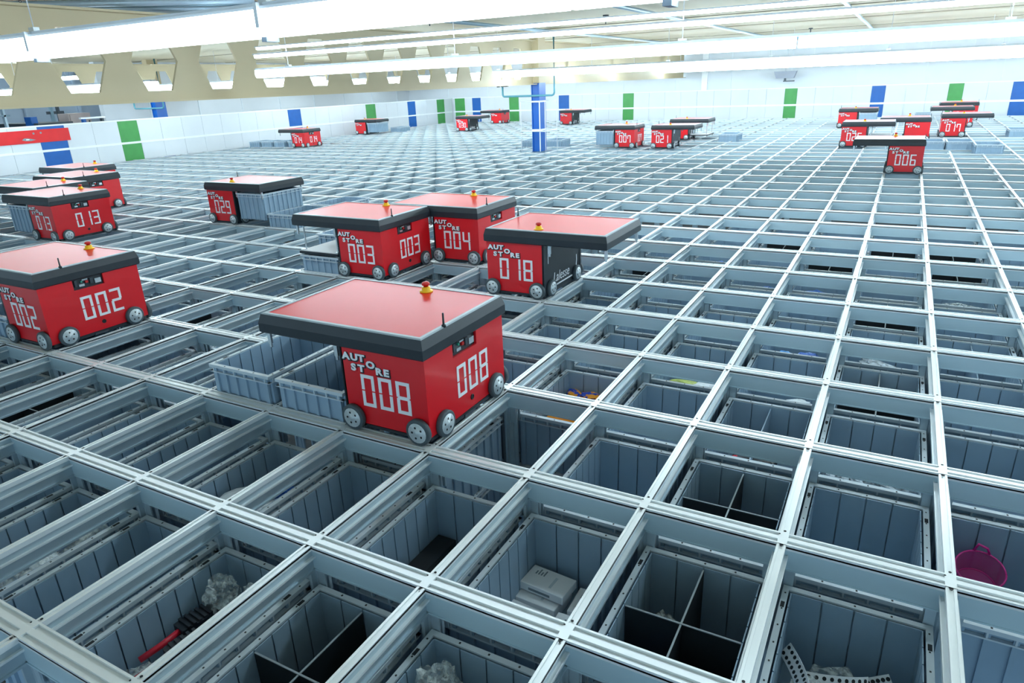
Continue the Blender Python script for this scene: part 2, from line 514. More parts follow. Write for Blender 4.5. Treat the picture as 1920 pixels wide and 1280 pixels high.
for (x, y, lab) in [(-32.9, 17.9, 'leftmost grey bin of the short row left of robot 014'), (-31.95, 17.95, 'second grey bin from the left in the row beside robot 014'),
                    (-30.95, 18.0, 'third grey bin from the left in the row beside robot 014'), (-29.95, 18.1, 'grey bin nearest to robot 014 at its left'),
                    (-14.75, 18.9, 'grey bin standing left behind the foot of the blue column'), (-13.6, 19.1, 'grey bin standing right behind the foot of the blue column'),
                    (-5.7, 21.5, 'lone grey bin standing right of robot 021 on the grid'),
                    (2.86, 18.95, 'grey bin standing directly right of the lid of robot 006'), (3.82, 18.95, 'middle grey bin of three right of robot 006'),
                    (4.68, 18.1, 'grey bin with open top, rightmost of three right of robot 006'),
                    (2.8, 32.6, 'grey bin standing by the far fence left of the robots near 017'), (6.4, 23.1, 'grey bin at the right edge of the photo'),
                    (-31.6, 26.3, 'grey bin by the left fence beside a red robot carrying a bin')]:
    place_bin((x + .5) * CX, (y + .5) * CY, RZ, lab, 'bins standing above the rails')

# ------------------------------------------------------------------ robots
def fm(face):
    """face-local (u right, v up, n out) -> robot local"""
    if face == 'front': o, u, n = (-.23, -.3305, 0), (1, 0, 0), (0, -1, 0)
    elif face == 'back': o, u, n = (.23, .3305, 0), (-1, 0, 0), (0, 1, 0)
    elif face == 'end': o, u, n = (-.2305, .33, 0), (0, -1, 0), (-1, 0, 0)
    else: o, u, n = (.2305, -.33, 0), (0, 1, 0), (1, 0, 0)
    return Matrix(((u[0], 0, n[0], o[0]), (u[1], 0, n[1], o[1]), (u[2], 1, n[2], o[2]), (0, 0, 0, 1)))
SEG = {'0': 'abcdef', '1': 'bc', '2': 'abged', '3': 'abgcd', '4': 'fgbc', '5': 'afgcd', '6': 'afgedc', '7': 'fabc', '8': 'abcdefg', '9': 'abfgcd'}
def digits_mesh(txt, face, u0, v0):
    m = MB(); T = fm(face); w, h, t, p, g = .074, .155, .0165, .097, .003
    for k, ch in enumerate(txt):
        x = u0 + k * p
        R = {'a': (x, x + w, v0 + h - t, v0 + h), 'd': (x, x + w, v0, v0 + t), 'g': (x + .006, x + w - .006, v0 + h / 2 - t / 2, v0 + h / 2 + t / 2),
             'f': (x, x + t, v0 + h / 2 + g, v0 + h), 'e': (x, x + t, v0, v0 + h / 2 - g), 'b': (x + w - t, x + w, v0 + h / 2 + g, v0 + h), 'c': (x + w - t, x + w, v0, v0 + h / 2 - g)}
        for s in SEG[ch]:
            a = R[s]; m.box(a[0], a[1], a[2], a[3], 0, .0012 + (.0002 if s in 'adg' else 0), WHITEDECAL, T)
    return m.mesh('number_decal')

def text_verts(s, size, shear=0.0, offset=0.0, extrude=.0006):
    cu = bpy.data.curves.new('t', 'FONT')
    cu.body = s; cu.size = size; cu.extrude = extrude; cu.shear = shear; cu.offset = offset
    cu.resolution_u = 3
    ob = bpy.data.objects.new('t', cu); COL.objects.link(ob)
    dg = bpy.context.evaluated_depsgraph_get()
    me = bpy.data.meshes.new_from_object(ob.evaluated_get(dg))
    bpy.data.objects.remove(ob); bpy.data.curves.remove(cu)
    return me
def put_text(m, s, size, u, v, T, mt, shear=0.0, offset=0.0, n=0.0, sx=1.0, rot=0.0):
    me = text_verts(s, size, shear, offset)
    X = T @ Matrix.Translation((u, v, n)) @ Matrix.Rotation(rot, 4, 'Z') @ Matrix.Diagonal((sx, 1, 1, 1))
    k = m.mi(mt)
    vs = [m.bm.verts.new(X @ q.co) for q in me.vertices]
    for p in me.polygons:
        try:
            f = m.bm.faces.new([vs[i] for i in p.vertices]); f.material_index = k
        except ValueError: pass
    bpy.data.meshes.remove(me)
def logo_mesh(face):
    m = MB(); T = fm(face)
    L = [('A', .014, .342), ('U', .060, .342), ('T', .104, .342), ('O', .146, .318), ('S', .058, .293), ('T', .098, .293), ('R', .196, .293), ('E', .240, .293)]
    for ch, u, v in L:
        put_text(m, ch, .045, u + .003, v - .003, T, BLACKDECAL, offset=.0055, n=.0008, sx=1.3)
        put_text(m, ch, .045, u, v, T, WHITEDECAL, offset=.0022, n=.0022, sx=1.3)
    return m.mesh('logo_lettering')
def brand_mesh():
    m = MB(); T = fm('side')
    put_text(m, 'Lalesse', .105, .15, .085, T, WHITEDECAL, shear=.25, n=.001, sx=.95)
    pts = [(.13, .060), (.50, .060), (.54, .072), (.565, .10), (.575, .17), (.572, .205)]
    for (a, b), (c, d) in zip(pts[:-1], pts[1:]):
        dx, dy = c - a, d - b; l = math.hypot(dx, dy); nx, ny = -dy / l * .0055, dx / l * .0055
        m.prism([(a + nx, b + ny), (a - nx, b - ny), (c - nx, d - ny), (c + nx, d + ny)], .0004, .0014, WHITEDECAL, T)
    return m.mesh('brand_lettering')

RM = {}
def robot_meshes():
    m = MB()                                        # red body shell: front, back and end faces plus floor pan
    bx, by = .23, .33
    z0, z1 = .034, .40
    m.box(-bx, bx - .012, -by, -by + .012, z0, z1, RED)
    m.box(-bx, bx - .012, by - .012, by, z0, z1, RED)
    # end face with the control panel opening (y .03 .. .21 , z > .335) cut out
    m.box(-bx, -bx + .012, -by + .012, by - .012, z0, .330, RED)
    m.box(-bx, -bx + .012, .115, by - .012, .330, z1, RED)
    m.box(-bx, -bx + .012, -by + .012, -.085, .330, z1, RED)
    # sloped skirt on the short faces
    for s in (-1, 1):
        y = s * by
        m.quad([(-.15, y + s * .0008, .045), (.13, y + s * .0008, .045), (.13, y - s * .03, .036), (-.15, y - s * .03, .036)], RED)
    RM['body_shell'] = m.mesh('body_shell')
    m = MB()
    m.box(bx - .012, bx, -by, by, .034, .40, BLACK)
    for s in (-1, 1):
        a, b = sorted((s * by, s * (by - .03))); m.box(bx - .012, bx + .004, a, b, .034, .40, BLACK)
    m.box(bx, bx + .004, -by + .03, -by + .045, .10, .38, BLACK)
    m.box(bx, bx + .003, -.24, .24, .33, .345, BLACK)
    for y in (-.20, -.16, -.12): m.lathe([(.006, 0), (.006, .004)], CHROME, Matrix.Translation((bx, y, .365)) @ Matrix.Rotation(PI / 2, 4, 'Y'), 8)
    m.box(bx, bx + .006, -.272, -.260, .25, .37, CHROME)
    RM['side_plate'] = m.mesh('side_plate')
    m = MB()
    m.box(-bx + .006, bx - .006, -by + .014, by - .014, .010, .06, BLACK)
    m.box(-bx + .012, bx - .012, -by + .012, by - .012, .06, .10, BLACK)
    m.box(-.14, .12, -by - .004, -by + .02, .020, .033, BLACK)
    m.box(-.14, .12, by - .02, by + .004, .020, .033, BLACK)
    m.box(-bx - .004, -bx + .02, -.16, .17, .016, .033, BLACK)
    m.box(-bx - .008, -bx + .02, -.03, .06, .012, .026, DARKM)
    RM['chassis'] = m.mesh('chassis')
    # roof rim: chamfered black frame over two cells
    m = MB()
    x0, x1, y0, y1 = -.240, .712, -.350, .345
    def ring(i, z): return [(x0 + i, y0 + i, z), (x1 - i, y0 + i, z), (x1 - i, y1 - i, z), (x0 + i, y1 - i, z)]
    rings = [ring(.006, .398), ring(0, .404), ring(0, .446), ring(.012, .489), ring(.018, .494), ring(.034, .494), ring(.036, .488)]
    vs = [[m.bm.verts.new(Vector(p)) for p in r] for r in rings]
    for k, (a, b) in enumerate(zip(vs[:-1], vs[1:])):
        for q in range(4):
            f = m.bm.faces.new((a[q], a[(q + 1) % 4], b[(q + 1) % 4], b[q])); f.material_index = m.mi(RIMEDGE if k >= 3 else BLACK)
    f = m.bm.faces.new(vs[0][::-1]); f.material_index = m.mi(BLACK)
    RM['roof_rim'] = m.mesh('roof_rim')
    m = MB(); m.box(x0 + .036, x1 - .036, y0 + .036, y1 - .036, .470, .491, LID); RM['lid_panel'] = m.mesh('lid_panel')
    m = MB(); m.lathe([(.034, .491), (.034, .497), (.023, .499), (.022, .516), (.017, .518)], YELLOW); RM['stop_base'] = m.mesh('stop_base')
    m = MB(); m.lathe([(.012, .516), (.012, .524), (.020, .526), (.021, .534), (.015, .541), (.004, .543)], BTNRED); RM['stop_button'] = m.mesh('stop_button')
    m = MB(); m.lathe([(.010, .489), (.010, .500), (.005, .503), (.004, .552), (.003, .554)], BLACK, None, 10); RM['antenna'] = m.mesh('antenna')
    m = MB()
    m.box(-bx + .014, -bx + .030, -.085, .115, .330, .398, BLACK)
    for (a, b, c, d, mm) in [(-.07, -.03, .345, .375, CHROME), (-.02, .0, .35, .385, DARKM), (.012, .03, .36, .375, BTNRED), (.04, .075, .345, .36, CHROME), (.05, .06, .37, .38, GREENLED), (.085, .10, .35, .39, DARKM), (.015, .05, .38, .388, CHROME)]:
        m.box(-bx + .004, -bx + .016, a, b, c, d, mm)
    RM['control_panel'] = m.mesh('control_panel')
    m = MB(); m.lathe([(.014, 0), (.014, .003), (.010, .005), (.009, .001)], BLACKDECAL, Matrix.Translation((-bx, -.02, .085)) @ Matrix.Rotation(-PI / 2, 4, 'Y'), 14); RM['sensor'] = m.mesh('sensor')
    # wheel about local Z axis, then oriented
    def wheel(T):
        m = MB(); m.lathe([(.040, -.013), (.058, -.013), (.062, -.009), (.062, .009), (.058, .013), (.045, .013)], TYRE, T, 24); a = m.mesh('wheel')
        m = MB(); m.lathe([(.047, .008), (.047, .0135), (.0465, .0145), (.012, .0145), (.0115, .017), (.002, .017)], HUB, T, 20)
        for q in range(5):
            an = 2 * PI * q / 5
            m.lathe([(.0055, .0125), (.0055, .0152)], SLOT, T @ Matrix.Translation((.026 * math.cos(an), .026 * math.sin(an), 0)), 8)
        return a, m.mesh('hub')
    RM['w-y'] = wheel(Matrix.Rotation(PI / 2, 4, 'X'))
    RM['w+y'] = wheel(Matrix.Rotation(-PI / 2, 4, 'X'))
    RM['w-x'] = wheel(Matrix.Rotation(-PI / 2, 4, 'Y'))
    RM['w+x'] = wheel(Matrix.Rotation(PI / 2, 4, 'Y'))
    m = MB(); m.prism([(-.010, -.006), (.010, -.006), (.010, .006), (-.010, .006)], .335, .40, CHROME); m.prism([(-.006, -.004), (.006, -.004), (.006, .004), (-.006, .004)], .315, .335, CHROME); RM['guide_finger'] = m.mesh('guide_finger')
    m = MB()                                        # gripper plate (origin at its underside)
    m.box(.262, .698, -.318, .318, 0, .022, BLACK); m.box(.275, .685, -.305, .305, .022, .028, WHITEDECAL)
    for x in (.285, .675):
        for y in (-.29, .29): m.box(x - .014, x + .014, y - .014, y + .014, -.03, .034, CHROME)
    RM['gripper_plate'] = m.mesh('gripper_plate')
    m = MB()
    for x in (.30, .66): m.box(x - .006, x + .006, -.003, .003, 0, 1, CHROME)
    RM['lift_strap'] = m.mesh('lift_strap')
    RM['logo_f'], RM['logo_b'], RM['brand'] = logo_mesh('front'), logo_mesh('back'), brand_mesh()
robot_meshes()

def robot(ci, rj, cant, num, label, lower=None, carry=None):
    x, y = (ci + .5) * CX, (rj + .5) * CY
    t = thing('picking_robot', label, 'robot', (x, y, 0), 0 if cant > 0 else PI, 'red bin picking robots on the grid')
    for n in ('body_shell', 'side_plate', 'chassis', 'roof_rim', 'lid_panel', 'antenna', 'control_panel', 'sensor'):
        o = link(n, RM[n], t)
        if n == 'antenna': o.location = (-.222, .155, 0)
        if n == 'side_plate': link('brand_lettering', RM['brand'], o)
        if n == 'body_shell':
            link('logo_lettering', RM['logo_f'], o); link('logo_lettering', RM['logo_b'], o)
            if num:
                link('number_decal', digits_mesh(num, 'front', .105, .125), o)
                link('number_decal', digits_mesh(num, 'back', .105, .125), o)
                link('number_decal', digits_mesh(num, 'end', .235, .125), o)
    s = link('stop_base', RM['stop_base'], t, (.165, -.262, 0)); link('stop_button', RM['stop_button'], s)
    for key, lx, ly in [('w-y', -.182, -.345), ('w-y', .182, -.345), ('w+y', -.182, .345), ('w+y', .182, .345), ('w-x', -.243, -.225), ('w-x', -.243, .225), ('w+x', .243, -.225), ('w+x', .243, .225)]:
        w = link('wheel', RM[key][0], t, (lx, ly, .0625)); link('hub', RM[key][1], w)
    for lx in (.27, .69):
        for ly in (-.31, .31): link('guide_finger', RM['guide_finger'], t, (lx, ly, 0))
    if lower is not None:
        g = link('gripper_plate', RM['gripper_plate'], t, (0, 0, lower))
        for ly in (-.27, .27):
            b = link('lift_strap', RM['lift_strap'], g, (0, ly, .026)); b.scale = (1, 1, .39 - lower - .026)
    if carry:
        dx = .48 if cant > 0 else -.48
        place_bin(x + dx, y, .375, carry, 'bins carried under robot roofs')
    return t

robot(-2, 0, -1, '008', 'nearest red robot, numbered 008, with its glossy red lid in full view')
robot(-8, 0, -1, '002', 'red robot numbered 002 cut off by the left edge of the photo')
robot(-3, 3, 1, '018', 'red robot numbered 018 showing its black lettered side', )
robot(-6, 3, -1, '003', 'red robot numbered 003 lowering its gripper onto a bin', lower=.150)
robot(-5, 4, -1, '004', 'red robot numbered 004 close behind robot 003')
robot(-12.92, 4.97, 1, '029', 'red robot numbered 029 carrying a grey bin under its roof', carry='grey bin carried under the roof of robot 029')
robot(-15.4, 2.92, -1, '013', 'red robot numbered 013 carrying a bin near the left edge', carry='grey bin carried under the roof of robot 013')
robot(-17.75, 3.55, -1, None, 'red robot half hidden just left behind robot 013')
robot(-19.1, 4.75, -1, None, 'red robot with pale shining lid second behind robot 013')
robot(-21.9, 5.9, -1, None, 'red robot nearest the red banner, behind all others at the left')
robot(2.0, 13.72, -1, '006', 'red robot numbered 006 alone at the right of the far grid')
robot(3.78, 22.95, 1, '017', 'red robot numbered 017 with empty overhang at far right')
robot(4.45, 27.4, -1, None, 'red robot directly behind robot 017')
robot(5.0, 31.0, -1, '011', 'farthest red robot at the right, behind the one behind 017')
robot(2.35, 21.3, -1, None, 'red robot just behind robot 006, unnumbered, its body at the right')
robot(-1.0, 27.4, 1, None, 'red robot carrying a bin below a blue fence panel at far right', carry='grey bin carried by the robot below the blue fence panel')
robot(.05, 19.5, 1, '025', 'red robot half hidden by the lid of robot 006, gripper lowered', lower=.20)
robot(-7.75, 18.65, 1, '021', 'red robot numbered 021 with black side, right of robot 007')
robot(-8.25, 21.8, 1, None, 'red robot close behind robot 021, gripper let down', lower=.10)
robot(-9.55, 18.7, -1, '007', 'red robot numbered 007 carrying a bin at its left', carry='grey bin carried under the roof of robot 007')
robot(-20.4, 30.6, 1, None, 'red robot before the blue fence panel right of the blue column')
robot(-25.6, 26.3, 1, '030', 'small red robot with black side left of the blue column')
robot(-27.6, 32.0, -1, None, 'farthest red robot near the fence corner, left of the blue column')
robot(-32.6, 24.5, 1, None, 'red robot carrying a bin below a green panel by the left fence', carry='grey bin carried by the robot at the left fence')
robot(-29.1, 17.85, -1, '014', 'red robot numbered 014 by the left fence beside a row of bins')

# ------------------------------------------------------------------ perimeter fences
def fence_left():
    t = thing('panel_fence', 'white panel fence with blue and green panels along the left side', 'fence', (X0, 0, 0))
    coloured = [(7.03, 7.64, BLUE), (8.96, 9.49, GREEN), (14.69, 15.25, BLUE), (18.5, 19.05, GREEN), (21.03, 21.54, BLUE), (23.06, 23.62, GREEN)]
    def panel(y0, y1, m, nm):
        mb = MB()
        mb.box(-.03, 0, y0 + .003, y1 - .003, -.02, .385, m); mb.box(-.03, 0, y0 + .003, y1 - .003, .435, .955, m)
        mb.build(nm, t)
    y = 2.6
    for (a, b, m) in coloured + [(24.2, 24.2, None)]:
        n = max(1, round((a - y) / .62)); w = (a - y) / n
        if a - y > .05:
            for k in range(n): panel(y + k * w, y + (k + 1) * w, WHITE, 'white_panel')
        if m is not None: panel(a, b, m, 'blue_panel' if m is BLUE else 'green_panel')
        y = b
    mb = MB(); mb.box(-.045, .006, 2.6, 24.2, .945, .975, WHITERAIL); mb.build('top_rail', t)
    mb = MB(); mb.box(-.036, .006, 2.6, 24.2, .385, .435, WHITERAIL); mb.build('middle_rail', t)
fence_left()
def fence_back():
    t = thing('panel_fence', 'white panel fence with green and blue panels across the far end', 'fence', (0, Y1, 0))
    coloured = [(-16.1, -15.6, GREEN), (-15.22, -14.8, BLUE), (-13.42, -12.97, GREEN), (-11.15, -10.7, BLUE), (-8.45, -8.02, GREEN), (-2.62, -2.22, GREEN), (.04, .44, BLUE), (2.18, 2.58, GREEN), (3.82, 4.25, BLUE)]
    def panel(a, b, m, nm):
        mb = MB()
        mb.box(a + .003, b - .003, 0, .03, -.02, .375, m); mb.box(a + .003, b - .003, 0, .03, .435, .955, m)
        mb.build(nm, t)
    x = -16.2
    for (a, b, m) in coloured + [(9.6, 9.6, None)]:
        if a - x > .04:
            n = max(1, round((a - x) / .62)); w = (a - x) / n
            for k in range(n): panel(x + k * w, x + (k + 1) * w, WHITE, 'white_panel')
        if m is not None: panel(a, b, m, 'blue_panel' if m is BLUE else 'green_panel')
        x = b
    mb = MB(); mb.box(-16.2, 9.6, -.006, .036, .945, .975, WHITERAIL); mb.build('top_rail', t)
    mb = MB(); mb.box(-16.2, 9.6, -.006, .036, .375, .435, WHITERAIL); mb.build('middle_rail', t)
fence_back()
# red banner on the left fence
t = thing('banner', 'long red banner with grey pictures hung on the left fence', 'banner', (X0 + .012, 0, 0))
mb = MB(); mb.box(0, .004, 3.6, 7.72, .605, .885, BANNER); mb.build('cloth', t)
for (y, z) in [(5.15, .80), (5.3, .80), (6.02, .81), (6.16, .815), (6.92, .81), (7.08, .815)]:
    mb = MB(); mb.lathe([(.022, 0), (.022, .003)], BANGREY, Matrix.Translation((.004, y, z)) @ Matrix.Rotation(PI / 2, 4, 'Y'), 12); mb.build('printed_dot', t)
for (y, z) in [(5.85, .66), (6.78, .685)]:
    mb = MB(); mb.prism([(-.14, .0), (-.08, .035), (.0, .03), (.16, -.012), (.05, -.03), (-.06, -.025)], .004, .006, BANGREY,
                        Matrix(((0, 0, 1, 0), (1, 0, 0, y), (0, 1, 0, z), (0, 0, 0, 1))))
    mb.box(.006, .0075, y - .05, y + .02, z - .006, z + .012, WHITEDECAL); mb.build('printed_picture', t)

# ------------------------------------------------------------------ castellated beams
def castellated(x, y0, y1, phase, label, holes_to):
    mb = MB(); zb, zt, th = 1.425, 2.30, .030
    pitch, hb, hm, z1, z2, zm = .838, .15, .28, 1.535, 2.135, 1.835
    n0 = math.ceil((y0 + .45 - phase) / pitch)
    n1 = int((min(y1, holes_to) - .45 - phase) / pitch)
    def web(poly):
        mb.prism(poly, x - th / 2, x + th / 2, BEIGE, Matrix(((0, 0, 1, 0), (1, 0, 0, 0), (0, 1, 0, 0), (0, 0, 0, 1))))
    web([(y0, zb + .012), (y1, zb + .012), (y1, z1), (y0, z1)])
    web([(y0, z2), (y1, z2), (y1, zt), (y0, zt)])
    edges = [None] + [phase + k * pitch for k in range(n0, n1 + 1)] + [None]
    for a, b in zip(edges[:-1], edges[1:]):
        if a is None: lo = [(y0, z1), (y0, zm), (y0, z2)]
        else: lo = [(a + hb, z1), (a + hm, zm), (a + hb, z2)]
        if b is None: hi = [(y1, z1), (y1, zm), (y1, z2)]
        else: hi = [(b - hb, z1), (b - hm, zm), (b - hb, z2)]
        web([lo[0], hi[0], hi[1], lo[1]]); web([lo[1], hi[1], hi[2], lo[2]])
    mb.box(x - .11, x + .11, y0, y1, zb - .008, zb + .012, BEIGE)
    mb.box(x - .11, x + .11, y0, y1, zt - .01, zt + .012, BEIGE)
    o = mb.build('castellated_beam'); tag(o, label, 'beam')
castellated(-6.15, -3.5, 24.2, 2.29, 'beige castellated beam with hexagonal holes running to the blue column', 12.0)
castellated(-16.9, 2.0, 24.2, 2.6, 'second beige castellated beam beyond the left fence', 24)

# ------------------------------------------------------------------ columns
def column(x, y, zb, label, full):
    t = thing('steel_column', label, 'column', (x, y, zb))
    h = 1.45 - zb
    mb = MB(); w, d = .098, .16
    for s in (-1, 1):
        a, b = sorted((s * w, s * (w - .02))); mb.box(a, b, -d, d, 0, h, COLBLUE)
    mb.box(-w + .02, w - .02, -d + .02, d - .02, 0, h, COLBLUE)
    mb.build('blue_post', t)
    mb = MB(); mb.box(-w - .004, w + .004, -d - .004, d + .004, h, ZC - zb, BEIGE); mb.build('beige_head', t)
    if full:
        mb = MB(); mb.box(w - .012, w + .006, -d - .006, -d + .012, 0, 1.06, WHITERAIL); mb.build('white_edge', t)
        for z in (.45, 1.05):
            mb = MB()
            e = .004
            mb.box(-w - e, w + e, -d - e - .01, -d, z, z + .035, WHITERAIL); mb.box(w, w + e + .01, -d, d + e, z, z + .035, WHITERAIL)
            mb.build('white_band', t)
        gw, gd = .30, .30
        for sx in (-1, 1):
            for sy in (-1, 1):
                mb = MB(); mb.tube([(sx * gw, sy * gd, 0), (sx * gw, sy * gd, 1.08)], .008, WHITERAIL, 8); mb.build('guard_post', t)
        for z, r in ((.45, .014), (1.08, .007)):
            mb = MB(); mb.tube([(-gw, -gd, z), (gw, -gd, z), (gw, gd, z), (-gw, gd, z), (-gw, -gd, z)], r, WHITERAIL, 8); mb.build('guard_ring', t)
    z = 1.19 - zb
    mb = MB(); yy = -d - .03
    mb.tube([(-.80, yy, z + .22), (-.80, yy, z + .05), (-.79, yy, z + .015), (-.76, yy, z), (.42, yy, z), (.46, yy, z + .015), (.48, yy, z + .06), (.48, yy, ZC - zb)], .022, TEAL, 10)
    mb.build('teal_pipe', t)
    if full:
        mb = MB(); mb.box(-.93, -.88, yy - .03, yy + .03, z + .20, z + .25, DARKM); mb.box(-.83, -.66, yy - .03, yy + .03, z + .205, z + .25, DARKM); mb.box(-.88, -.66, yy - .012, yy + .012, z + .23, z + .243, DARKM); mb.build('sensor_head', t)
column(-6.09, 12.36, 0, 'blue steel column with white bands rising from the middle of the grid', True)
column(-17.4, 11.05, -1, 'blue steel column with teal pipes behind the left fence', False)

# ------------------------------------------------------------------ strip lights
def strip(y, z, x0, x1, w, h, label, hang=3.0, seg=1.5, lit=None, first=.5, clamp=False):
    t = thing('strip_light', label, 'light', (0, y, z))
    mb = MB(); mb.box(x0, x1, -w * .42, w * .42, h * .40, h * .5, HOUS); mb.box(x0, x1, -w * .25, w * .25, h * .5, h * .62, HOUS); mb.build('housing', t)
    n = max(1, round((x1 - x0) / seg)); L = (x1 - x0) / n
    for k in range(n):
        a, b = x0 + k * L + .012, x0 + (k + 1) * L - .012
        mb = MB()
        P = [(-w * .42, h * .40), (-w * .5, h * .25), (-w * .5, -h * .2), (-w * .32, -h * .5), (w * .32, -h * .5), (w * .5, -h * .2), (w * .5, h * .25), (w * .42, h * .40)]
        mb.prism(P, a, b, lit or TUBE, Matrix(((0, 0, 1, 0), (1, 0, 0, 0), (0, 1, 0, 0), (0, 0, 0, 1)))); mb.build('diffuser', t)
    k = 0
    x = x0 + first
    while x < x1:
        if clamp:
            mb = MB(); mb.box(x - .018, x + .018, -w * .34, w * .34, -h * .5 - .022, -h * .5 + .002, HALL); mb.box(x - .012, x + .012, -w * .5 - .012, w * .5 + .012, -h * .2, h * .6, HOUS); mb.build('clamp', t)
        mb = MB(); mb.tube([(x, 0, h * .6), (x, 0, ZC - z)], .004, WHITERAIL, 6); mb.box(x - .03, x + .03, -.02, .02, h * .5, h * .8, CHROME); mb.build('hanger', t)
        x += hang
    return t
strip(.81, 1.815, -5.95, 8.5, .13, .15, 'thick bright strip light crossing the top left corner, nearest of all', hang=2.18, lit=TUBENEAR, first=1.85, clamp=True)
t = strip(3.90, 1.675, -5.45, 9, .09, .092, 'bright strip light row with two thin lines above, crossing before the blue column top', 2.2, lit=TUBEMID)
for (zz, x0, hh) in ((.26, -5.4, .030), (.18, -5.45, .040)):
    mb = MB(); mb.box(x0, 9, -.03, .03, zz + hh * .4, zz + hh * .75, HOUS); mb.build('thin_housing', t)
    mb = MB(); mb.box(x0 + .02, 9, -.026, .026, zz - hh * .4, zz + hh * .4, TUBEMID); mb.build('thin_tube', t)  # tray rails lit from below, their brightness added as emission
strip(10.9, 1.645, -6.75, 11, .13, .13, 'distant bright strip light row just before the blue column', 3.5)
strip(17.0, 1.70, -18, 12, .13, .13, 'far strip light row between the column and the far fence', 4)
strip(14.0, 1.69, -18, 12, .13, .13, 'strip light row just beyond the blue column', 4)  # extra row added to brighten the far grid
strip(21.5, 1.66, -18, 12, .13, .13, 'farthest strip light row close to the far fence', 4)  # another added row, lights the far end and walls
strip(3.4, 1.60, -18, -6.6, .12, .10, 'strip light row left behind the beam, nearest of three', 4)
strip(6.2, 1.62, -18, -6.6, .12, .10, 'strip light row left behind the beam, middle of three', 4)
strip(10.0, 1.63, -18, -6.9, .12, .10, 'strip light row left behind the beam, farthest of three', 4)

strip(9.0, 2.2, -24.5, -19.0, .13, .12, 'strip light row in the hall behind the left fence, nearer one', 2.5)  # lamp added out of sight behind the beam to lighten the hall
strip(12.5, 2.2, -24.5, -19.0, .13, .12, 'strip light row in the hall behind the left fence, farther one', 2.5)  # second unseen lamp added for the dark hall

# ------------------------------------------------------------------ pipes and ceiling fittings
def pipe(p0, p1, r, m, label, name='ceiling_pipe', group=None):
    mb = MB(); mb.tube([p0, p1], r, m, 10)
    o = mb.build(name); tag(o, label, 'pipe', group); return o
zp = ZC - .07
pipe((-2.48, -3, zp), (-2.48, 24, zp), .030, PIPEL, 'pale pipe under the ceiling, middle of three running towards the far wall')
pipe((-5.15, 4.2, zp), (-5.15, 24, zp), .030, PIPEL, 'pale pipe under the ceiling close to the castellated beam')
pipe((.12, -3, zp), (.12, 24, zp), .030, PIPEL, 'pale pipe under the ceiling at the right, running towards the far wall')
pipe((-6.0, 15.6, 2.19), (10, 15.6, 2.19), .055, mat('blue main', (.10, .30, .46), .4), 'blue main pipe running across below the ceiling, right of the column')
dirv = Vector((.78, .63, 0)); nrm = Vector((-.63, .78, 0))
names = ['outermost', 'second', 'third', 'fourth', 'fifth', 'innermost']
for k in range(6):
    c = Vector((-7.2, 3.24, ZC - .05 - .012 * (k % 3))) + nrm * (k - 4.6) * .19
    pipe(c - dirv * 2.6, c + dirv * 1.9, (.035, .022, .03, .02, .035, .025)[k], PIPE if k % 2 else PIPEL, 'blue grey pipe, %s of the bundle in the top left corner' % names[k], group='pipe bundle at the top left')
pipe((-9.5, 3.2, 2.3), (-6.3, 3.9, 2.3), .015, HOUS, 'thin pale pipe below the bundle in the top left corner')
# hanging chains
for (x, y, z0, lab) in [(-5.95, 1.52, 1.98, 'dark chain hanging at the left edge of the photo'), (-6.35, 2.0, 2.03, 'thin dark cable with knots hanging beside the chain')]:
    t = thing('hanging_chain', lab, 'chain', (x, y, z0))
    z = 0
    mb = MB(); k = 0
    while z < ZC - z0 - .03:
        T = Matrix.Translation((0.006 * math.sin(z * 9), 0, z)) @ Matrix.Rotation(PI / 2 * (k % 2), 4, 'Z') @ Matrix.Rotation(PI / 2, 4, 'X')
        mb.lathe([(.011, -.004), (.015, 0), (.011, .004), (.008, 0), (.011, -.004)], DARKM, T, 10, cap=False)
        z += .022; k += 1
    mb.build('links', t)
    mb = MB(); mb.box(-.07, .07, -.05, .05, ZC - z0 - .03, ZC - z0, DARKM); mb.build('ceiling_plate', t)
# small ceiling fittings
for (x, y, lab) in [(-1.2, 17.5, 'small grey fitting on the ceiling above robot 021'), (-3.4, 9.5, 'small dark sprinkler on the ceiling before the column'), (-5.3, 7.2, 'small dark sprinkler on the ceiling near the beam')]:
    mb = MB(); mb.lathe([(.05, -.02), (.05, 0)], DARKM, Matrix.Translation((x, y, ZC - .001)), 14); mb.lathe([(.008, -.14), (.012, -.03), (.008, -.02)], DARKM, Matrix.Translation((x, y, ZC)), 8)
    tag(mb.build('sprinkler'), lab, 'sprinkler')
t = thing('projector_box', 'grey box hung near the far wall above the second green panel', 'box', (-2.6, 23.9, 1.28))
mb = MB(); mb.prism([(-.28, 0), (.28, 0), (.36, .22), (-.36, .22)], -.1, .1, mat('grey enclosure', (.30, .33, .40), .5), Matrix(((1, 0, 0, 0), (0, 0, 1, 0), (0, 1, 0, 0), (0, 0, 0, 1)))); mb.build('enclosure', t)
mb = MB(); mb.tube([(0, 0, .2), (0, 0, ZC - 1.28)], .02, HOUS, 8); mb.build('hanger', t)
mb = MB(); mb.box(-.05, .3, -.05, .05, -.11, -.08, DARKM); mb.box(-.03, .03, -.03, .03, -.08, 0.0, DARKM); mb.build('lamp', t)

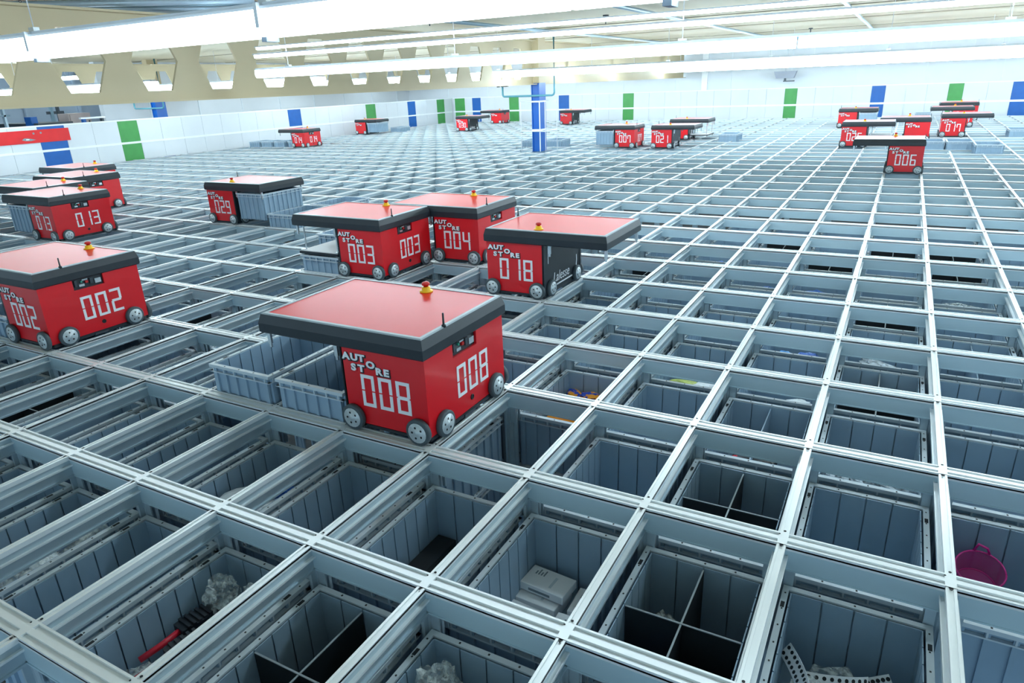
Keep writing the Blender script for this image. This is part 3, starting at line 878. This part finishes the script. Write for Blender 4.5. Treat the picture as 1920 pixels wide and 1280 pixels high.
# ------------------------------------------------------------------ machines in the hall behind the left fence
def hall_thing(name, label, cat, parts):
    t = thing(name, label, cat)
    for nm, bxs, m in parts:
        mb = MB()
        for b in bxs: mb.box(*b, m)
        mb.build(nm, t)
hall_thing('control_cabinet', 'dusty brown cabinet standing behind the left fence', 'cabinet',
           [('cabinet_body', [(-19.4, -18.9, 9.35, 9.95, -3, 1.15)], PINKBOX), ('door', [(-18.9, -18.88, 9.38, 9.92, -2.5, 1.12)], PINKBOX), ('handle', [(-18.88, -18.86, 9.86, 9.89, .8, .95)], DARKM)])
hall_thing('conveyor', 'dark conveyor frame behind the left fence beside the cabinet', 'conveyor',
           [('bed', [(-20.5, -18.5, 8.3, 9.2, .86, .96)], DARKM), ('leg', [(-18.7, -18.6, 8.32, 8.4, -3, .86)], DARKM), ('leg', [(-18.7, -18.6, 9.1, 9.18, -3, .86)], DARKM), ('motor', [(-19.0, -18.7, 8.26, 8.42, .8, 1.12)], BLUE)])
hall_thing('pipe_stand', 'tangle of grey uprights behind the left fence, left of the cabinet', 'frame',
           [('upright', [(-21.5, -21.42, 10.3, 10.38, -3, ZC)], PIPE), ('upright', [(-21.5, -21.42, 10.5, 10.57, -3, ZC)], DARKM), ('crossbar', [(-21.5, -21.44, 10.2, 10.7, 1.12, 1.2)], DARKM)])
hall_thing('storage_rack', 'grey blue rack frame at the far left behind the fence', 'rack',
           [('upright', [(-19.0, -18.9, 7.05, 7.13, -3, ZC)], PIPE), ('upright', [(-19.0, -18.9, 7.5, 7.58, -3, ZC)], PIPEL), ('upright', [(-19.0, -18.9, 7.75, 7.80, -3, ZC)], PIPEL), ('shelf', [(-19.3, -18.9, 7.0, 7.9, 1.16, 1.2)], PIPE)])
hall_thing('barrier', 'white and blue rail behind the fence above the green panel', 'barrier',
           [('rail', [(-17.6, -17.5, 8.85, 9.5, 1.02, 1.06)], WHITERAIL), ('bracket', [(-17.6, -17.5, 8.9, 8.97, -3, 1.02)], BLUE), ('bracket', [(-17.6, -17.5, 9.4, 9.45, -3, 1.02)], DARKM)])

# ------------------------------------------------------------------ contents of the bins
rnd = random.Random(5)
def crumple(name, loc, size, m, seed, label, cat, group=None, rz=0.0, rough=.35, sub=4):
    bm = bmesh.new(); bmesh.ops.create_icosphere(bm, subdivisions=sub, radius=1.0)
    off = Vector((seed * 3.1, seed * 1.7, seed))
    for v in bm.verts:
        n = noise.fractal(v.co * 1.6 + off, .7, 2.1, 4) * rough + abs(noise.noise(v.co * 4.3 + off)) * rough * .9 + (1 - abs(noise.noise(v.co * 2.6 - off))) ** 4 * rough * .5
        v.co *= (1 + n)
        v.co = Vector((v.co.x * size[0], v.co.y * size[1], v.co.z * size[2]))
    me = bpy.data.meshes.new(name); bm.to_mesh(me); bm.free(); me.materials.append(m)
    fit = [size[k] * 1.12 / max(abs(v.co[k]) for v in me.vertices) for k in (0, 1)] + [1.0]
    for v in me.vertices: v.co = Vector((v.co.x * fit[0], v.co.y * fit[1], v.co.z))
    zmin = min(v.co.z for v in me.vertices)
    o = link(name, me, None, (loc[0], loc[1], loc[2] - zmin), rz)
    return tag(o, label, cat, group)
def cell(i, j, fx=.5, fy=.5): return ((i + fx) * CX, (j + fy) * CY)
FL = ZR - BH + .007                                     # bin floor
def bar(name, p, L, w, h, m, rz, label, cat, ry=0.0, group=None):
    mb = MB(); mb.box(-L / 2, L / 2, -w / 2, w / 2, 0, h, m)
    me = mb.mesh(name); o = link(name, me, None, p); o.rotation_euler = (0, ry, rz); return tag(o, label, cat, group)

# white cartons
cm = {}
def carton(x, y, z, sx, sy, sz, rz, label):
    mb = MB(); mb.box(-sx / 2, sx / 2, -sy / 2, sy / 2, 0, sz, CARTON); bmesh.ops.bevel(mb.bm, geom=mb.bm.edges[:], offset=.002, segments=1, affect='EDGES')
    o = mb.build('carton', None, (x, y, z)); o.rotation_euler = (0, 0, rz); tag(o, label, 'carton', 'white cartons in one bin')
    mb = MB()
    for k in range(4):
        mb.box(-sx * .35 + k * .012, -sx * .35 + k * .012 + .006, sy * .1, sy * .1 + .02 + .012 * (k % 2), sz, sz + .0005, PRINT)
    mb.box(sx * .1, sx * .16, -sy * .3, sy * .25, sz, sz + .0005, BINRIM)
    mb.box(-sx * .3, sx * .2, -sy / 2 - .0005, -sy / 2, sz * .3, sz * .6, PRINT)
    mb.build('print', o)
def at(i, j, fx, fy): return cell(i, j, fx, fy)
for k, (fx, fy, sx, sy, rz, lab) in enumerate([
    (.27, .76, .19, .15, -.05, 'white carton under the topmost carton in the carton bin'), (.70, .78, .15, .14, .03, 'white carton against the back right of the carton bin'),
    (.26, .52, .18, .15, -.10, 'white carton before the topmost carton at the left of the carton bin'), (.68, .55, .17, .15, .05, 'white carton right of centre in the carton bin'),
    (.27, .28, .18, .15, .04, 'white carton at the near left of the carton bin'), (.69, .31, .17, .15, -.06, 'white carton at the near right of the carton bin')]):
    x, y = cell(0, -1, fx, fy)
    carton(x, y, FL, sx, sy, .058 + .003 * (k % 2), rz, lab)
x, y = cell(0, -1, .31, .79)
carton(x, y, FL + .0625, .19, .115, .036, -.08, 'topmost white carton lying across the others in the bin')
# clear bags and tools in the lower left bin
x, y = cell(-2, -2)
G = 'clear plastic bags in the tool bin'
def tb(fx, fy, z, size, seed, lab, rz=0.0):
    px, py = cell(-2, -2, fx, fy)
    crumple('plastic_bag', (px, py, z), size, FILM, seed, lab, 'bag', G, rz)
tb(.30, .76, FL + .10, (.075, .07, .075), 1, 'tall clear plastic bag at the back of the tool bin', .3)
tb(.62, .80, FL + .09, (.07, .07, .08), 2, 'clear plastic bag in the back right corner of the tool bin', 1.1)
tb(.50, .68, FL, (.15, .12, .055), 5, 'wide clear bag under the tall bags of the tool bin', .2)
tb(.45, .30, FL, (.15, .17, .07), 3, 'flat clear plastic bag at the front of the tool bin', .2)
tb(.30, .24, FL + .13, (.06, .08, .02), 4, 'clear plastic bag over the front of the tool bin', -.3)
def tool(p, rz, label):
    t = thing('hand_tool', label, 'tool', p, rz, 'red handled tools in one bin')
    mb = MB(); mb.tube([(0, -.13, .02), (.008, -.06, .028), (0, .02, .03)], .011, REDITEM, 8); mb.build('handle', t)
    mb = MB(); mb.prism([(-.03, .01), (.03, .01), (.04, .09), (.015, .16), (-.02, .14), (-.035, .07)], .012, .045, DARKITEM)
    for k in range(5): mb.box(-.034, .036, .03 + k * .02, .04 + k * .02, .045, .052, DARKITEM)
    mb.build('head', t)
for fx, fy, dz, rz, lab in [(.26, .50, .165, -.12, 'red handled black tool in the middle of the bag bin'), (.48, .46, .160, -.3, 'red handled black tool to the right in the bag bin'), (.42, .36, .175, -.2, 'red handled black tool lying nearest in the bag bin')]:
    px, py = cell(-2, -2, fx, fy)
    tool((px, py, FL + dz), rz, lab)
# blue and white packs
def packs(i, j, spec, what):
    for k, (fx, fy, h, m, sz) in enumerate(spec):
        x, y = cell(i, j, fx, fy)
        crumple('packet', (x, y, ZR - h), sz, m, i * 7 + j * 3 + k * 11 + 50, what[k], 'packet', None, rnd.random() * 3, sub=3)
packs(-3, -1, [(.62, .25, .10, CYANITEM, (.04, .05, .02)), (.6, .38, .10, FOILW, (.05, .07, .02)), (.62, .6, .10, BLUEITEM, (.04, .07, .02)), (.4, .45, .16, FOILW, (.10, .16, .04))],
      ['bright blue packet near the front right of the bin below robot 008', 'white packet beside the bright blue packet below robot 008', 'dark blue packet behind the white one below robot 008', 'pale packet under the blue packets below robot 008'])
packs(-4, -2, [(.55, .35, .12, FILM, (.11, .17, .05)), (.6, .7, .13, FILM, (.10, .11, .05)), (.45, .6, .12, CYANITEM, (.05, .06, .03)), (.65, .5, .10, FOILW, (.05, .09, .02))],
      ['large clear bag at the front of the leftmost bag bin', 'clear bag at the back of the leftmost bag bin', 'blue packet between clear bags at the left edge', 'white sheet over the clear bags at the left edge'])
packs(-5, 1, [(.62, .35, .11, CYANITEM, (.05, .06, .025)), (.60, .6, .13, GREYITEM, (.05, .10, .03)), (.64, .22, .11, CYANITEM, (.04, .05, .02))],
      ['bright blue packet in the bin left of the proud bins', 'grey part behind the bright blue packet left of robot 008', 'small bright blue packet at the front left of robot 008'])
packs(-5, 0, [(.62, .45, .11, CYANITEM, (.05, .09, .025)), (.60, .75, .12, GREYITEM, (.06, .09, .03)), (.55, .2, .12, CYANITEM, (.05, .05, .02))],
      ['bright blue packet in the bin right of robot 002', 'mottled grey part in the bin right of robot 002', 'small blue packet at the front of the bin right of robot 002'])
# blue and orange packets
for k in range(9):
    x, y = cell(-1, 1, .24 + .19 * (k % 3) + .04 * math.sin(k), .52 + .15 * (k // 3) + .02 * math.cos(k * 2))
    crumple('snack_packet', (x, y, FL + .175 + .010 * (k % 3)), (.058, .042, .014), PACKET, 30 + k, 'blue and orange packet in the bin right of robot 008', 'packet', 'blue and orange packets', k * .9, .25, 3)
x, y = cell(-1, 1)
bar('packet_tray', (x, y + .03, FL), .33, .48, .172, ORANGE, 0, 'orange carton under the blue and orange packets', 'carton')
# black board at the bottom left of a bin
x, y = cell(-1, -1)
bar('black_box', (x - .135, y + .045, FL), .09, .46, .085, LINER, 0, 'long black box along the left wall of an empty bin', 'box')
bar('white_sheet', (x + .03, y - .02, FL), .22, .5, .004, FOILW, .03, 'pale sheet on the floor of the bin with the black box', 'sheet')  # makes the floor of this bin paler
# dark bags under the dividers
x, y = cell(1, -1)
crumple('plastic_bag', (x - .09, y + .14, FL), (.075, .10, .055), FILM, 11, 'clear bag in the back left compartment of the divided bin', 'bag', None, .3)
crumple('blue_bag', (x - .09, y - .13, FL + .005), (.07, .09, .05), BLUEITEM, 12, 'dark blue pack down in the front left black compartment', 'pack', None, .3)
crumple('dark_bag', (x + .09, y - .13, FL + .005), (.07, .09, .06), DARKITEM, 13, 'dark pack down in the front right black compartment', 'pack', None, .3)
# crinkled film in the bottom bin
x, y = cell(0, -2)
for k, (dx, dy, sx, sy, sz) in enumerate([(-.11, .18, .075, .09, .10), (.03, .17, .085, .09, .09), (-.02, .05, .15, .10, .09), (.11, .08, .06, .09, .08)]):
    crumple('plastic_bag', (x + dx, y + dy, FL + .06), (sx, sy, sz), FILM, 14 + k, ['crinkled clear bag in the back left corner of the bottom bin', 'crinkled clear bag at the back of the bottom bin', 'wide clear bag at the front of the bottom bin', 'clear bag at the right of the bottom bin'][k], 'bag', 'crinkled clear bags at the bottom edge', k)
# perforated white brackets
def bracket(p, rz, tilt, L, bend, label):
    T0 = MB(); n = 10; w = .052
    for k in range(n):
        a0, a1 = bend * k / n, bend * (k + 1) / n
        if abs(bend) < 1e-3: q0, q1 = (L * k / n, 0), (L * (k + 1) / n, 0)
        else:
            R = L / bend; q0 = (R * math.sin(a0), R * (1 - math.cos(a0))); q1 = (R * math.sin(a1), R * (1 - math.cos(a1)))
        for s, zz in ((1, 0),):
            T0.quad([(q0[0], -w / 2, q0[1]), (q1[0], -w / 2, q1[1]), (q1[0], w / 2, q1[1]), (q0[0], w / 2, q0[1])], CARTON)
            T0.quad([(q0[0], -w / 2, q0[1] - .003), (q0[0], w / 2, q0[1] - .003), (q1[0], w / 2, q1[1] - .003), (q1[0], -w / 2, q1[1] - .003)], CARTON)
            for ww in (-w / 2, w / 2):
                T0.quad([(q0[0], ww, q0[1]), (q1[0], ww, q1[1]), (q1[0], ww, q1[1] - .003), (q0[0], ww, q0[1] - .003)], CARTON)
            c = ((q0[0] + q1[0]) / 2, (q0[1] + q1[1]) / 2); an = (a0 + a1) / 2
            X = Matrix.Translation((c[0], 0, c[1])) @ Matrix.Rotation(-an, 4, 'Y')
            for yy in (-.013, .013): T0.lathe([(.0065, -.0045), (.0065, .0008)], SLOT, X @ Matrix.Translation((0, yy, 0)), 8)
    o = T0.build('bracket', None, p); o.rotation_euler = (tilt[0], tilt[1], rz)
    tag(o, label, 'bracket', 'perforated brackets in one bin')
x, y = cell(2, -1)
for fx, fy, z, rz, tl, L, bd, lab in [
    (.12, .78, .15, -.9, (.9, .1), .20, .7, 'white perforated bracket standing at the left of the bracket bin'),
    (.22, .68, .11, .05, (.6, -.1), .24, 1.0, 'curved white perforated bracket in the middle of the bracket bin'),
    (.50, .70, .10, .45, (.8, -.3), .15, .4, 'white perforated bracket leaning at the right of the bracket bin'),
    (.12, .55, .10, -.3, (.3, -.1), .20, .6, 'white perforated bracket lying at the front of the bracket bin'),
    (.45, .50, .09, .25, (.3, 0), .18, .4, 'short white perforated bracket nearest the viewer')]:
    px, py = cell(2, -1, fx, fy)
    bracket((px, py, FL + z), rz, tl, L, bd, lab)
crumple('crumpled_film', (x - .03, y + .06, FL), (.15, .16, .055), FILM, 40, 'crumpled clear film under the white brackets', 'film')
# grey perforated parts that fill the bin behind
x, y = cell(2, 1)
for k in range(7):
    crumple('metal_part', (x - .15 + .05 * k, y - .20 + .03 * (k % 2), ZR - .10), (.032, .10, .03), GREYITEM, 60 + k, 'mottled grey metal part heaped at the front of its bin', 'part', 'mottled grey metal parts in one bin', .2 * k, .4, 3)
# pink mesh basket
x, y = cell(3, 0)
t = thing('mesh_basket', 'pink mesh basket lying in a bin at the right edge', 'basket', ((3 + .33) * CX, .77 * CY, FL + .055))
Tb = Matrix.Translation((.0, .0, .075)) @ Matrix.Rotation(.35, 4, 'X')
mb = MB(); mb.lathe([(.068, -.05), (.080, .05)], NET, Tb, 28, cap=False); mb.lathe([(.001, -.05), (.068, -.05)], NET, Tb, 28, cap=False); mb.build('netting', t)
def ringm(r, z, rr, T): 
    m_ = MB(); m_.tube([T @ Vector((r * math.cos(a * 2 * PI / 28), r * math.sin(a * 2 * PI / 28), z)) for a in range(29)], rr, PINK, 6); return m_
ringm(.080, .05, .0035, Tb).build('rim_wire', t); ringm(.068, -.05, .0035, Tb).build('base_wire', t)
Tc = Matrix.Translation((.02, -.12, .03)) @ Matrix.Rotation(-.15, 4, 'X')
mb = MB(); mb.lathe([(.085, -.015), (.088, .02)], NET, Tc, 28, cap=False); mb.lathe([(.001, .02), (.088, .02)], NET, Tc, 28, cap=False); mb.build('folded_netting', t); ringm(.088, .02, .0035, Tc).build('folded_wire', t)
mb = MB(); mb.tube([Tb @ Vector((-.02, .08, .05)), Tb @ Vector((-.01, .085, .085)), Tb @ Vector((.02, .082, .075)), Tb @ Vector((.03, .076, .05))], .005, PINK, 6); mb.build('handle', t)
# other visible contents
packs(1, 1, [(.5, .25, .15, DARKITEM, (.15, .10, .04)), (.35, .22, .10, REDITEM, (.05, .03, .015))], ['dark part filling the bin behind the divided bin', 'red packet on the dark part behind the divided bin'])
packs(0, 2, [(.4, .3, .11, GREENITEM, (.10, .06, .02)), (.65, .3, .11, FOILW, (.07, .07, .02))], ['yellow green packet right of robot 008, two rows beyond', 'white packet beside the yellow green packet'])
packs(1, 3, [(.35, .3, .11, CYANITEM, (.06, .06, .02)), (.65, .3, .11, BLUEITEM, (.08, .07, .025))], ['bright blue packet three rows beyond the divided bin', 'dark blue packet three rows beyond the divided bin'])
packs(2, 3, [(.5, .3, .11, GREYITEM, (.15, .07, .025))], ['mottled grey pack in the third bin row beyond the bracket bin'])
packs(1, 2, [(.7, .3, .11, FOILW, (.08, .05, .02))], ['white packet in the bin with a single divider in front'])
packs(1, 5, [(.5, .3, .11, BLUEITEM, (.16, .08, .025))], ['dark blue pack in the fifth row, right of a blue packed bin'])
packs(0, 5, [(.6, .3, .11, BLUEITEM, (.12, .08, .025))], ['dark blue pack in the fifth row, left of a blue packed bin'])
packs(-1, 6, [(.5, .3, .11, BLUEITEM, (.13, .08, .025)), (.25, .3, .11, FOILW, (.05, .07, .02))], ['dark blue pack in the sixth row beyond robot 018', 'white pack beside the dark blue pack in the sixth row'])
packs(3, 5, [(.5, .3, .11, FILM, (.16, .09, .03)), (.7, .3, .11, FOILW, (.06, .06, .02))], ['clear bag filling a far bin below robot 006', 'white pack in the far bin below robot 006'])
packs(4, 4, [(.5, .3, .11, FOILW, (.13, .07, .02)), (.3, .3, .12, CYANITEM, (.06, .06, .02))], ['white pack in a bin at the right edge of the photo', 'bright blue pack in a bin at the right edge'])
packs(2, 0, [(.35, .25, .30, FOILW, (.10, .08, .008))], ['pale sheet on the floor of the empty bin before the bracket bin'])  # thin pale pad stands in for light reflected on the floor
packs(-3, 0, [(.5, .55, .02, TAN, (.01, .01, .01))], ['tiny brown card scrap under robot 008']) if False else None
